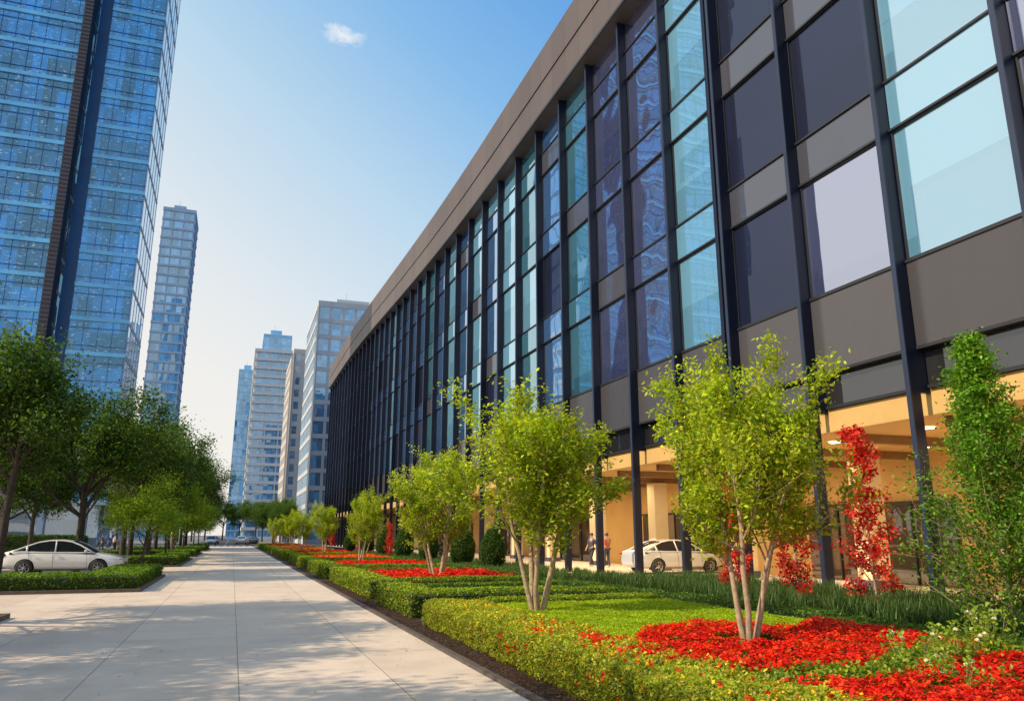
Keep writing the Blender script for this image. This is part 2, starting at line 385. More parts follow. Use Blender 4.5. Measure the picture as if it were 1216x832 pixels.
c=palette(r,n,[(.10,.045,.025),(.05,.025,.015),(.15,.08,.045)],.3)
top(mesh_obj('bark_chips',leaf_mesh('bark_chips',C,.035,c,M_petal,3,.4,seed=3)),'loose brown bark chips along the kerb','mulch',kind='stuff')
n=1800; a_=r.uniform(0,6.283,n); rr_=.44*np.sqrt(r.rand(n))
C=np.stack([6.05+rr_*np.cos(a_),8.4+rr_*np.sin(a_),.34+r.uniform(0,.02,n)],1)
top(mesh_obj('bark_chips',leaf_mesh('bark_chips',C,.04,palette(r,n,[(.10,.045,.025),(.05,.025,.015),(.15,.08,.045)],.3),M_petal,3,.4,seed=4)),'brown bark chips around a tree base','mulch',kind='stuff')
r=np.random.RandomState(21); n=260
C=np.stack([3.0-6.5*r.rand(n)**2.2,5+40*r.rand(n)**1.6,np.full(n,.012)],1)
top(mesh_obj('fallen_leaves',leaf_mesh('fallen_leaves',C,.04,palette(r,n,[(.30,.20,.05),(.22,.10,.04),(.25,.28,.05)],.3),M_petal,9,.6,seed=6)),'few dry fallen leaves lying on the paving','leaves',kind='stuff')

def grass(name,x0,x1,y0,y1,n,h,seed,label,cols):
    r=np.random.RandomState(seed)
    nt_=int(n/45); tx=r.uniform(x0,x1,nt_); ty=r.uniform(y0,y1,nt_)
    i=r.randint(0,nt_,n); b=np.stack([tx[i]+r.normal(0,.09,n),ty[i]+r.normal(0,.09,n),np.zeros(n)],1)
    a=r.uniform(0,6.283,n); d=np.stack([np.cos(a),np.sin(a),np.zeros(n)],1)
    hh=h*r.uniform(.6,1.15,n); le=r.uniform(.1,.5,n)*hh; w=.012
    s=np.stack([-np.sin(a),np.cos(a),np.zeros(n)],1)*w
    up=np.array([0,0,1.0])
    p0=b; p1=b+d*(le*.35)[:,None]+up*(hh*.65)[:,None]; p2=b+d*le[:,None]+up*hh[:,None]
    V=np.stack([p0-s,p0+s,p1+s*.8,p1-s*.8,p2],1).reshape(-1,3)
    me=bpy.data.meshes.new(name); me.vertices.add(n*5); me.vertices.foreach_set('co',V.ravel())
    base=(np.arange(n)*5)[:,None]; L=(base+np.array([0,1,2,3,3,2,4])[None]).ravel().astype(np.int32)
    me.loops.add(n*7); me.loops.foreach_set('vertex_index',L)
    ls=(np.arange(n)*7)[:,None]+np.array([0,4])[None]
    me.polygons.add(n*2); me.polygons.foreach_set('loop_start',ls.ravel().astype(np.int32))
    me.materials.append(M_needle); me.update(calc_edges=True)
    at=me.color_attributes.new('tint','FLOAT_COLOR','POINT'); c=palette(r,n,cols,.3)
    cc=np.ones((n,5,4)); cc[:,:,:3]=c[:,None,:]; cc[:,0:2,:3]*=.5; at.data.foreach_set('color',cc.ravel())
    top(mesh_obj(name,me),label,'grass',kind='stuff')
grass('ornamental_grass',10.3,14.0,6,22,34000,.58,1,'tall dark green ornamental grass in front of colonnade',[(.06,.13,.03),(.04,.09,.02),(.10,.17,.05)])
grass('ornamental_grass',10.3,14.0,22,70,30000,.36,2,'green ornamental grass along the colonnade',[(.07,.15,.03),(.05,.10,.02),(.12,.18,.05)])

# ---------------------------------------------------------------- trees
def nrm(v): return v/np.linalg.norm(v)
def grow(r,p,d,L,rad,lvl,P,tubes,tips):
    segs=P['segs'][lvl]; pts=[p.copy()]; ds=[d]
    for i in range(segs):
        d=nrm(d+r.normal(0,P['wob'][lvl],3)+np.array([0,0,P['up'][lvl]])); p=p+d*L/segs; pts.append(p.copy()); ds.append(d)
    e=P['taper'][lvl]; rads=[rad*(1-(1-e)*i/segs) for i in range(segs+1)]
    tubes.append((pts,rads))
    if lvl==P['max']: tips.append(pts); return
    for k in range(P['kids'][lvl]):
        t=P['t0'][lvl]+(1-P['t0'][lvl])*(k+r.rand())/P['kids'][lvl]
        i=min(int(t*segs),segs-1); f=t*segs-i; q=pts[i]*(1-f)+pts[i+1]*f
        dd=ds[i+1]; a=k*2.4+r.uniform(-.5,.5); u=nrm(np.cross(dd,[.3,.5,.81])); w=np.cross(dd,u)
        an=P['ang'][lvl]*r.uniform(.7,1.3)
        nd=nrm(dd*math.cos(an)+(u*math.cos(a)+w*math.sin(a))*math.sin(an))
        rv=P.get('rv',.25)
        tf=(P.get('tb',1.15)-P.get('tk',.4)*t) if (lvl==0 or not P.get('only0')) else .9
        grow(r,q,nd,L*P['ratio'][lvl]*r.uniform(1-rv*1.2,1+rv)*tf,rads[i]*P['rr'][lvl],lvl+1,P,tubes,tips)
    tips.append(pts[-2:])
def make_tree(seed,P,stems,H,per,size,cols,scat,bark,nsides=6,light=.5,zmin=.4):
    r=np.random.RandomState(seed); tubes=[];tips=[]
    for s in range(stems):
        a=6.283*s/stems+r.uniform(-.4,.4); ln=P['lean']*r.uniform(.6,1.3)
        d=nrm(np.array([math.cos(a)*ln,math.sin(a)*ln,1]))
        p=np.array([math.cos(a)*.05,math.sin(a)*.05,-.05]) if stems>1 else np.array([0,0,-.05])
        grow(r,p,d,P['L0']*r.uniform(.78,1.1),P['r0']*r.uniform(.8,1.1),0,P,tubes,tips)
    mb=MB()
    for pts,rads in tubes: mb.tube(pts,rads,nsides if rads[0]>.02 else 4,cap=False)
    tm=mb.mesh('trunk',[bark],True)
    Cs=[];cc=[]
    for pts in tips:
        n=int(per*r.uniform(.35,1.5)); t=r.rand(n)*(len(pts)-1); i=t.astype(int); f=(t-i)[:,None]; pa=np.array(pts)
        q=pa[i]*(1-f)+pa[np.minimum(i+1,len(pts)-1)]*f+r.normal(0,scat,(n,3))*np.array([1,1,.75])
        Cs.append(q); cc.append(palette(r,n,cols,.22)*r.uniform(.7,1.25))
    C=np.concatenate(Cs); c=np.concatenate(cc)
    k=C[:,2]>zmin; C=C[k];c=c[k]
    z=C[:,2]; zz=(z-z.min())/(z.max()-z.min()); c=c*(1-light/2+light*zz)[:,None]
    sc=H/np.percentile(z,99.7)
    tm.transform(Matrix.Diagonal((sc,sc,sc,1))); 
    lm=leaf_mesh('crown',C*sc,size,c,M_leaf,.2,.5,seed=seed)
    return tm,lm
def place_tree(name,ms,loc,rz,s,label,cat='tree',group=None):
    e=empty(name,loc,rz,s); mesh_obj('trunk',ms[0],e); mesh_obj('crown',ms[1],e); top(e,label,cat,group); return e
LIMETREE=[(.42,.53,.02),(.31,.44,.02),(.52,.59,.04),(.18,.31,.015)]
Pvase=dict(segs=[6,4,3],wob=[.07,.14,.18],up=[.04,.2,.2],taper=[.35,.35,.3],kids=[10,6,0],t0=[.36,.15,0],ang=[.8,.65,.5],ratio=[.38,.42,.5],rr=[.5,.55,.5],max=2,lean=.30,L0=3.4,r0=.05,rv=.4)
vase=[make_tree(110+i,Pvase,[5,5,5][i],4.2,[78,66,66][i],.078,LIMETREE,.088,M_bark,light=.35) for i in range(3)]
g='multi stem lime green trees in the flower beds'
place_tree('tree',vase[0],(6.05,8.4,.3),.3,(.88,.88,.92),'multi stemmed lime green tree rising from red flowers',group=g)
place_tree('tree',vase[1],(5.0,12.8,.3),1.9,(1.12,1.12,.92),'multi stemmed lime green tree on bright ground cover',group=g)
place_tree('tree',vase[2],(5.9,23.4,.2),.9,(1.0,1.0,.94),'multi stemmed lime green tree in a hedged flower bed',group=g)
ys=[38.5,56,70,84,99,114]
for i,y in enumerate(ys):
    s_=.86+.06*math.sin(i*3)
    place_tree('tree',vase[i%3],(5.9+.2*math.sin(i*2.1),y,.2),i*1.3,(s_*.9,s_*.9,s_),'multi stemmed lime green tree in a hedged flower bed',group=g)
DT=[(.042,.10,.016),(.062,.14,.018),(.03,.07,.011),(.12,.21,.022)]
Pbig=dict(segs=[5,5,4,3],wob=[.025,.12,.16,.2],up=[.15,.08,.06,.05],taper=[.7,.4,.35,.3],kids=[7,6,5,0],t0=[.62,.3,.3,0],ang=[.8,.7,.7,.6],ratio=[1.05,.55,.6,.5],rr=[.55,.5,.5,.5],max=3,lean=.02,L0=3.4,r0=.15)
big=[make_tree(200+i,Pbig,1,8.7,105,.16,DT,.27,M_barkd,light=.75) for i in range(3)]
g='green street trees along the walkway'
bigpos=[(-7.9,33.2,8.9),(-6.5,40.2,8.4),(-5.6,48,8.6),(-6.0,55,9),(-5.6,62,9),(-5.8,70,8.8),(-5.4,78,9),(-5.6,87,9),(-5.4,96,9),(-5.4,107,9),(-12,50,8),(-13,62,8.5),(-12,75,8.5),(-8.1,17.8,8.2),(-8.0,13.0,7.6),(-8.2,7.6,8.2)]
for i,(x,y,h) in enumerate(bigpos):
    place_tree('tree',big[i%3],(x,y,0),i*1.7,h/8.7,'broad green street tree in a kerbed island',group=g)
mid=[make_tree(300+i,dict(Pbig,L0=2.0,r0=.06),1,4.8,60,.11,[(.22,.36,.02),(.3,.44,.03),(.14,.25,.02)],.2,M_barkd) for i in range(2)]
for i,(x,y,h) in enumerate([(-3.7,38.5,4.3),(-3.9,55,5),(-3.8,72,5),(-3.8,90,5.2),(-3.8,104,5.2)]):
    place_tree('tree',mid[i%2],(x,y,0),i*2.2,h/4.8,'small light green tree beside the walkway',group='small light trees beside the walkway')
for i,(x,y,h) in enumerate([(9,140,7),(7,150,8),(8,165,9),(10,182,9),(-9,145,10),(-10,160,11),(-11,178,11),(-12,200,12),(-10,222,12),(7,205,10),(6,230,11),(2,262,12),(-3,270,12),(-8,262,13),(-18,150,10),(-26,140,9),(-34,150,10)]):
    place_tree('tree',big[i%3],(x,y,0),i*1.1,h/8.7,'distant green street tree beyond the cross street',group='distant street trees')
Pred=dict(segs=[8,3,2],wob=[.02,.15,.2],up=[.25,.25,.1],taper=[.25,.35,.3],kids=[28,4,0],t0=[.10,.25,0],ang=[.85,.6,.5],ratio=[.16,.55,.5],rr=[.45,.55,.5],max=2,lean=.02,L0=3.2,r0=.03,rv=.45,tb=1.25,tk=.8,only0=True)
redm=[make_tree(430+i,Pred,1,3.4,30,.085,[(.52,.02,.02),(.68,.05,.04),(.38,.012,.02),(.72,.12,.06)],.075,M_bark,light=.2,zmin=.3) for i in range(2)]
for i,(x,y,h) in enumerate([(11.3,11.75,3.7),(11.0,13.5,3.5),(11.2,15.9,3.1),(10.8,72,3),(10.8,92,3.2),(9.5,50,2.4)]):
    place_tree('shrub',redm[i%2],(x,y,0),i*1.9,h/3.4,'slender shrub with scarlet red leaves among grasses','shrub','slender red leaved shrubs')
Pcon=dict(segs=[10,4,3],wob=[.012,.1,.15],up=[.3,.18,.15],taper=[.12,.35,.3],kids=[130,5,0],t0=[.01,.15,0],ang=[1.15,.6,.5],ratio=[.25,.45,.5],rr=[.25,.55,.5],max=2,lean=.01,L0=5,r0=.08,tb=1.25,tk=1.12,rv=.4,only0=True)
con=[make_tree(500+i,Pcon,1,5.4,34,.08,[(.10,.25,.02),(.15,.33,.025),(.06,.17,.015),(.22,.40,.03)],.10,M_bark,zmin=.03,light=.35) for i in range(2)]
place_tree('shrub',con[0],(12.0,9.65,0),.4,(.95,.95,.93),'tall feathery bright green conical tree by the facade','shrub')
place_tree('shrub',con[1],(13.2,9.3,0),2.4,(1.0,1.0,.72),'feathery bright green conical tree by the facade','shrub')
def topiary(seed,h,w):
    r=np.random.RandomState(seed); n=9000
    v=r.normal(size=(n,3)); v/=np.linalg.norm(v,axis=1)[:,None]; v*=(r.uniform(.88,1.05,n)*(1+.06*np.sin(v[:,0]*7)*np.cos(v[:,2]*6)))[:,None]
    z=v[:,2]; wv=w/2*(1-.25*z)
    C=np.stack([v[:,0]*wv,v[:,1]*wv,h*.53+z*h*.47],1)
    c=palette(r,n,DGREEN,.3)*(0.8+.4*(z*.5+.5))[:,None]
    lm=leaf_mesh('foliage',C,.08,c,M_leaf,.2,seed=seed)
    mb=MB(); prof=[(.01,h*.12)]+[(w/2*.85*math.sin(a)*(1+.25*math.cos(a)),h*.53-h*.42*math.cos(a)) for a in np.linspace(.3,2.9,9)]+[(.01,h*.95)]
    mb.lathe(prof,'z',14); mb.tube([(0,0,0),(0,0,h*.2)],[.04,.04],6,1)
    return lm,mb.mesh('branches',[M_core,M_barkd])
tm=topiary(1,2.1,1.2)
for i,(x,y,s) in enumerate([(11.6,35.5,.95),(11.3,39.5,1.0),(11.3,47,.95),(11.2,54,1),(11.3,62,1),(11.4,71,1),(11.3,81,1)]):
    e=empty('topiary_bush',(x,y,0),i,s); mesh_obj('foliage',tm[0],e); mesh_obj('branches',tm[1],e)
    top(e,'rounded dark green clipped bush before the colonnade','bush','rounded clipped bushes')
def rose(seed):
    r=np.random.RandomState(seed); mb=MB(); L=[];Fl=[]
    for s in range(13):
        a=r.uniform(0,6.28); ln=r.uniform(.1,.55); d=nrm(np.array([math.cos(a)*ln,math.sin(a)*ln,1])); p=np.zeros(3); pts=[p.copy()]
        for i in range(5):
            d=nrm(d+r.normal(0,.12,3)); p=p+d*.17*r.uniform(.8,1.2); pts.append(p.copy())
        mb.tube(pts,[.007,.006,.005,.005,.004,.003],5)
        for q in pts[1:]:
            L.append(q+r.normal(0,.055,(16,3)))
        if s<5: Fl.append(pts[-1])
    C=np.concatenate(L); c=palette(r,len(C),[(.22,.36,.03),(.14,.26,.025),(.32,.45,.05)],.25)
    return mb.mesh('stem',[M_bark]),leaf_mesh('foliage',C,.06,c,M_leaf,.5,.65,seed=seed),Fl
r=np.random.RandomState(8); n=18; v=r.normal(size=(n,3)); v/=np.linalg.norm(v,axis=1)[:,None]; v[:,2]=abs(v[:,2])*.6
flm=leaf_mesh('flower',v*.02,.042,palette(r,n,[(.85,.80,.55),(.85,.84,.75)],.05),M_petal,.2,.9,seed=3)
ro=[rose(i) for i in range(2)]
for i,(x,y,s) in enumerate([(6.3,6.1,.75),(7.0,6.3,.75),(5.75,5.25,.65),(7.9,6.7,.85),(6.7,5.0,.75)]):
    e=empty('rose_bush',(x,y,.1),i*1.3,s)
    mesh_obj('stem',ro[i%2][0],e); mesh_obj('foliage',ro[i%2][1],e)
    for q in ro[i%2][2]: mesh_obj('flower',flm,e,tuple(q))
    top(e,'leafy rose bush with small cream flowers','bush','rose bushes beside red flowers')
for i,(x0,x1,y0,y1,h) in enumerate([(-11.8,-2.6,26.4,28.2,.5),(-4.2,-2.6,28.3,35.3,.5),(-11.8,-2.7,46.2,48,.55),(-4.4,-2.7,48.2,59.7,.5),(-10.8,-2.7,66.2,68,.5),(-4.4,-2.7,68.2,79.7,.5),(-10.8,-2.7,88.2,90,.5),(-4.4,-2.7,90.2,107,.5),(-9.8,-4.35,16.75,18.85,.16)]):
    s=.06+.001*y0
    hedge(x0,x1,y0,y1,h,s,int(3.0/s/s),GREEN if i<8 else DGREEN,'clipped green hedge in a kerbed tree island','hedge','clipped hedges around tree islands',seed=120+i,bump=.04)
hedge(-40,-12.8,82,83.5,1.6,.2,90,DGREEN,'tall dark hedge in front of the tower base','hedge',seed=140,bump=.1,rnd=.3)

# ---------------------------------------------------------------- office building
CL=(50,3.4,4.9)
G_pale=glass('glass_pale',(.13,.34,.52),.44,(.80,.91,1),CL,.012,.02,.3,.10,mottle=0,blind=.5)
G_blue=glass('glass_blue',(.04,.13,.34),.58,(.70,.86,1),CL,.012,.03,.3,.15,mottle=0,blind=.4)
G_navy=glass('glass_navy',(.005,.009,.032),.05,(.55,.68,1.0),CL,.012,.03,.35,.3,mottle=0)
G_lav=glass('glass_lavender',(.06,.08,.20),.58,(.80,.86,1.0),CL,.012,.09,.45,.15,mottle=0,blind=.3)
G_teal=glass('glass_teal',(.03,.14,.22),.46,(.68,.88,.98),CL,.012,.035,.3,.25,mottle=.15,blind=.5)
G_dark=glass('glass_transom',(.014,.014,.016),.10,(.9,.95,1),(50,3.4,9),.01,.01,.5,.3,mottle=0)
G_band=glass('glass_band',(.055,.06,.08),.10,(.70,.82,1),CL,.01,.01,.5,.15,mottle=.1)
XF=15.0; BP=3.4; Y0=13.6-BP*7; NB=44
def ztop(y): 
    t=min(max((y-45)/75,0),1); t=t*t*(3-2*t); return 28.3+2.9*t
def zfb(y): return ztop(y)-4.0
ofc=empty('office_building',(20,60,0))
top(ofc,'long dark glass office building with vertical fins and colonnade','building')
def child(name,me): 
    o=mesh_obj(name,me,ofc); o.location=(-20,-60,0); return o
YE=Y0+BP*NB
mb=MB()
mb.box(16.2,48,Y0,YE,6.0,24.2,0)
for k in range(NB):
    a=Y0+k*BP; b=a+BP
    mb.hexa([(16.2,a,24.2),(48,a,24.2),(48,b,24.2),(16.2,b,24.2),(16.2,a,ztop(a)-.3),(48,a,ztop(a)-.3),(48,b,ztop(b)-.3),(16.2,b,ztop(b)-.3)],0)
child('wall',mb.mesh('wall',[M_spandrel]))
seq={5:G_lav,6:G_pale,7:G_lav,8:G_navy,9:G_pale,10:G_lav,11:G_lav,12:G_teal,13:G_blue,14:G_teal,15:G_pale,16:G_blue,17:G_pale,18:G_blue,19:G_pale,20:G_blue,21:G_teal,22:G_blue}  # bay tints partly paint in the sky and building reflections of each pane
allg=[G_pale,G_blue,G_navy,G_lav,G_teal,G_dark,G_band,M_dark,M_spandrel]
def baymat(k): return seq.get(k,[G_blue,G_blue,G_pale,G_blue][k%4])
for j,z in enumerate((6.02,11.7,16.6,21.5)):
    mb=MB()
    for k in range(NB):
        a=Y0+k*BP+.07; b=a+BP-.14
        if j==0: mb.box(15.02,15.3,a,b,z,8.1,8); mb.box(14.98,15.36,a,b,8.102,8.18,7); mb.box(14.99,15.36,a,b,z-.08,z-.002,7)
        else:
            bm_=G_band if (k in (7,8) or (9<k<22 and (k*7+j*3)%5==0)) else baymat(k)
            mb.box(15.05,15.3,a,b,z+.0,z+1.3, allg.index(bm_))
            mb.box(14.99,15.36,a,b,z-.06,z-.002,7); mb.box(14.99,15.36,a,b,z+1.302,z+1.36,7)
    child('spandrel',mb.mesh('spandrel',allg))
mb=MB()
for k in range(NB):
    a=Y0+k*BP; b=a+BP
    mb.hexa([(14.35,a,zfb(a)),(16.1,a,zfb(a)),(16.1,b,zfb(b)),(14.35,b,zfb(b)),(14.35,a,ztop(a)),(16.1,a,ztop(a)),(16.1,b,ztop(b)),(14.35,b,ztop(b))],0)
    for dz,th in ((.02,.14),(1.9,.03)):
        mb.hexa([(14.3,a,zfb(a)+dz),(14.348,a,zfb(a)+dz),(14.348,b,zfb(b)+dz),(14.3,b,zfb(b)+dz),(14.3,a,zfb(a)+dz+th),(14.348,a,zfb(a)+dz+th),(14.348,b,zfb(b)+dz+th),(14.3,b,zfb(b)+dz+th)],1)
child('fascia',mb.mesh('fascia',[M_fascia,M_dark]))
rows=[(8.18,11.64),(13.06,16.54),(17.96,21.44),(22.86,24.9)]
cache={}
def winmesh(h,mat):
    key=(round(h,2),mat.name)
    if key not in cache:
        m=MB(); w=BP-.14
        m.quad((.06,0,0),(.06,0,h),(.06,w,h),(.06,w,0),0)
        m.box(.0,.08,0,.04,0,h,1); m.box(.0,.08,w-.04,w,0,h,1); m.box(.0,.08,.04,w-.04,0,.04,1); m.box(.0,.08,.04,w-.04,h-.04,h,1)
        cache[key]=m.mesh('window',[mat,M_dark])
    return cache[key]
rest=MB(); restm=[G_pale,G_navy,G_lav,G_teal,G_blue]
rr=np.random.RandomState(9)
for k in range(NB):
    a=Y0+k*BP+.07
    for j,(z0,z1) in enumerate(rows):
        mat=baymat(k)
        if rr.rand()<.15 and k>12: mat=[G_pale,G_navy,G_lav,G_blue][rr.randint(4)]
        if k==7 and j==1: mat=G_navy
        if j==3: z1=zfb(a)+.3
        if 5<=k<30:
            o=mesh_obj('window',winmesh(z1-z0,mat),ofc); o.location=(15.05-20,a-60,z0)
        else:
            w=BP-.14; rest.quad((15.11,a,z0),(15.11,a,z1),(15.11,a+w,z1),(15.11,a+w,z0),restm.index(mat))
o=child('window',rest.mesh('window',restm)); o["kind"]="stuff"
for k in range(NB+1):
    y=Y0+k*BP; m=MB(); zt=zfb(y)+.01
    wd=.055
    dep=.30
    m.box(15-dep,15.4,-wd,wd,4.9,zt,0); m.box(15-dep,15-.02,-wd,wd,0,4.9,0); m.box(15-dep-.04,15-dep-.002,-wd-.012,wd+.012,0,zt,1)
    if k==9: m.box(15-dep+.05,15.35,.30,.48,4.9,zt,0); m.box(15-dep+.05,14.9,.30,.42,0,4.9,0)
    o=mesh_obj('facade_fin',m.mesh('facade_fin',[M_fin,M_finedge]),ofc); o.location=(-20,y-60,0)
mb=MB()
for k in range(NB):
    a=Y0+k*BP+.07; b=a+BP-.14
    mb.box(15.25,15.3,a,b,5.1,5.93,1); mb.box(15.2,15.36,a,b,5.02,5.098,2)
mb.box(15.3,15.8,Y0,YE,4.42,5.01,0)
mb.box(15.3,24.0,Y0,YE,4.4,4.418,0)
mb.box(15.42,16.15,Y0,YE,5.03,5.98,2)
child('transom',mb.mesh('transom',[M_plaster,G_dark,M_dark]))
G_shop=glass('glass_lobby',(.08,.05,.03),.12,(.9,.95,1),(50,1.5,9),.01,.01,.5,.5,mottle=.6)
mb=MB(); mb.box(22.0,24,Y0,YE,0,4.398,0); mb.box(15.0,48,YE+.01,YE+.4,0,24,2)
for k in range(0,NB,4):
    y=Y0+k*BP+3.4*.6
    for j in range(4):
        yy=y+j*1.75
        mb.box(21.9,21.998,yy,yy+1.7,.05,2.7,3); mb.box(21.84,21.896,yy-.03,yy+.03,0,2.7,1)
    mb.box(21.84,21.896,y-.03,y+7.0,2.72,2.8,1)
child('inner_wall',mb.mesh('inner_wall',[M_plaster,M_dark,M_spandrel,G_shop]))
bmx=MB(); bmx.box(15.81,21.99,-.12,.12,4.15,4.398,0); bme_=bmx.mesh('ceiling_beam',[simple('beam_paint',(.24,.15,.07),.7)])
for k in range(4,NB):
    o=mesh_obj('ceiling_beam',bme_,ofc); o.location=(-20,Y0+k*BP-60,0)
for k in range(1,NB,2):
    y=Y0+k*BP; m=MB(); m.box(19.3,20.0,-.35,.35,.0,4.14,0); m.box(19.25,20.05,-.4,.4,0,.25,1); 
    o=mesh_obj('pier',m.mesh('pier',[M_cream,M_brown]),ofc); o.location=(-20,y-60,0)
M_lamp,nt,p,o_=newmat('lamp_glow'); p.inputs['Emission Color'].default_value=(1,.94,.8,1); p.inputs['Emission Strength'].default_value=10
dm=MB(); dm.lathe([(.0,0),(.18,0)],'z',16,0); dm.lathe([(.18,.0),(.22,-.02),(.22,.01)],'z',16,1); dmesh=dm.mesh('downlight',[M_lamp,M_dark])
for k in range(5,25):
    y=Y0+k*BP+BP/2
    for x in ((17.0,20.6) ):
        o=mesh_obj('downlight',dmesh,ofc); o.location=(x-20,y-60,4.37)
for i in range(3):
    l=bpy.data.lights.new('downlight_lamp','AREA'); l.shape='RECTANGLE'; l.size=1.6; l.size_y=12; l.energy=390; l.color=(1,.78,.44)
    lo=bpy.data.objects.new('downlight_lamp',l); lo.location=(18.2-20,12+i*14-60,4.10); link(lo,ofc)

# ---------------------------------------------------------------- other buildings
def block(name,x0,x1,y0,y1,h,fh,mw,mg,label,slab=.35,proj=.25,bay=3.0,pier=.25,base=0,roof=True,zslab=1.0,parapet=1.2):
    e=empty(name,((x0+x1)/2,(y0+y1)/2,0))
    hx,hy=(x1-x0)/2,(y1-y0)/2
    nf=int((h-base)/fh)
    mb=MB()
    for i in range(nf+1):
        z=base+i*fh; t=zslab if i<nf else parapet
        mb.box(-hx-proj,hx+proj,-hy-proj,hy+proj,z,z+t)
    nx=max(1,int(round(2*hx/bay))); ny=max(1,int(round(2*hy/bay))); pp=proj*.6
    for i in range(nx+1):
        x=-hx+i*2*hx/nx; mb.box(x-pier/2,x+pier/2,-hy-pp,-hy+.02,0,base+nf*fh)
    for i in range(ny+1):
        y=-hy+i*2*hy/ny
        mb.box(hx-.02,hx+pp,y-pier/2,y+pier/2,0,base+nf*fh); mb.box(-hx-pp,-hx+.02,y-pier/2,y+pier/2,0,base+nf*fh)
    if roof:
        zt=base+nf*fh+parapet
        mb.box(-hx*.5,hx*.3,-hy*.4,hy*.5,zt,zt+3); mb.box(hx*.45,hx*.6,-hy*.2,hy*.2,zt,zt+1.8)
        mb.tube([(-hx*.2,0,zt+3),(-hx*.2,0,zt+6)],[.08,.04],5)
    mesh_obj('wall',mb.mesh('wall',[mw]),e)
    for i in range(nf):
        z=base+i*fh; m=MB(); m.box(-hx,hx,-hy,hy,z+zslab+.002,z+fh-.002); mesh_obj('window_band',m.mesh('window_band',[mg]),e)
    top(e,label,'building'); return e
GT=glass('tower_glass',(.012,.19,.62),.16,(.38,.80,1),(1.5,1.5,3.95),.05,.05,.2,.7,lights=.7)
GT2=glass('tower_glass_side',(.50,.57,.66),.62,(.94,.97,1),(1.5,1.5,3.95),.02,.02,.2,.2)  # pale inner colour paints in the bright sky reflected by the side face
GF=glass('far_glass',(.16,.40,.68),.25,(.65,.86,1),(1.6,1.6,3.2),.05,.03,.2,.5)
GFd=glass('far_glass_dark',(.12,.18,.26),.25,(.75,.88,1),(1.6,1.6,3.2),.05,.03,.2,.6)
M_mull=simple('tower_frame',(.02,.12,.32),.4,metal=.1,var=.15,scale=.3)
M_slab=simple('tower_slab_edge',(.14,.48,.84),.35,metal=.1,var=.25,scale=.25)
M_pale=simple('pale_blue_frame',(.27,.55,.78),.4,metal=.1,var=.15,scale=.3)
tw=empty('glass_tower',(-28,104,0)); top(tw,'tall blue glass office tower with dark vertical recess','building')
def tchild(name,me): o=mesh_obj(name,me,tw); o.location=(28,-104,0); return o
FH=3.95; TF=27; XL=-40
mb=MB()
for i in range(TF+1):
    z=5.2+i*FH
    mb.box(XL,-21.4,91.8,104,z-.001,z+.46,1)
    mb.box(-18.9,-12.95,93.85,94.4,z,z+.46,1)
    mb.box(-13.2,-12.93,94.4,106,z,z+.28,2)
    for dz,mm in ((1.1,0),(3.1,0)):
        mb.box(XL,-21.4,91.9,92.0,z+dz,z+dz+.06,mm); mb.box(-18.9,-12.97,93.92,94.0,z+dz,z+dz+.06,mm)
for i in range(13):
    x=XL+i*1.5
    if x<-21.6: mb.box(x-.018,x+.018,91.92,92.1,5,5.2+TF*FH,0)
for i in range(5): 
    x=-18.9+i*1.46; mb.box(x-.018,x+.018,93.93,94.1,5,5.2+TF*FH,0)
for i in range(6):
    y=94.4+i*2.3; mb.box(-13.1,-12.96,y-.04,y+.04,5,5.2+TF*FH,2)
mb.box(-21.4,-20.5,91.6,93.5,0,5.2+TF*FH,3)
for i in range(int(TF*FH/.5)):
    z=5+i*.5; mb.box(-21.42,-20.48,91.55,91.598,z,z+.22,4)
mb.box(-20.5,-18.9,95.5,104,0,5.2+TF*FH,5)
tchild('wall',mb.mesh('wall',[M_mull,M_slab,M_grey,M_dark,M_brown,M_mull]))
for i in range(TF):
    z=5.2+i*FH; m=MB()
    m.box(XL,-21.42,92,110,z+.47,z+FH-.01,0)
    m.box(-18.89,-13,94,106,z+.47,z+FH-.01,1)
    me=m.mesh('window_band',[GT,GT,GT2])
    for p_ in me.polygons:
        if p_.normal.x>.5 and p_.center.x>-14: p_.material_index=2
    tchild('window_band',me)
mb=MB(); mb.box(-46,-12.6,90.5,110,4.7,5.19,0); mb.box(-46,-13.2,91.3,110,.01,4.69,1)
for i in range(9):
    x=-45+i*3.8; mb.box(x-.3,x+.3,90.7,91.25,0,4.69,2)
tchild('podium',mb.mesh('podium',[M_bgrey,GFd,M_bgrey]))
block('apartment_tower',-29.4,-20,260,276,108,3.2,M_bgrey,GF,'slim blue grey high rise with glazed balconies',zslab=.7,proj=.35,bay=3.2,pier=.35)
block('office_tower',12.8,30,152,178,47,3.3,M_grey,GF,'pale grey mid rise tower with blue square windows',zslab=.85,proj=.12,bay=2.4,pier=.55)
block('apartment_building',11.6,26,204,236,50,3.2,M_beige,GFd,'beige concrete apartment block with narrow windows',zslab=1.3,proj=.1,bay=2.6,pier=1.2)
block('apartment_building',3.6,18,300,325,70,3.3,M_white,GF,'white stepped apartment tower with deep balconies',zslab=1.1,proj=.9,bay=5,pier=.5)
block('glass_tower',5.5,16,302,320,77,3.3,M_pale,GF,'blue glass crown rising above white apartment tower',zslab=.5,proj=.05,bay=2,pier=.15)
block('glass_tower',-3.0,5.5,385,400,80,3.4,M_pale,GF,'narrow blue glass tower at the street end',zslab=.5,proj=.1,bay=2,pier=.2)
block('office_block',-70,-30,150,172,22,3.6,M_grey,GFd,'low grey office block beyond the cross street',zslab=1.0,proj=.15,bay=3.2,pier=.4)

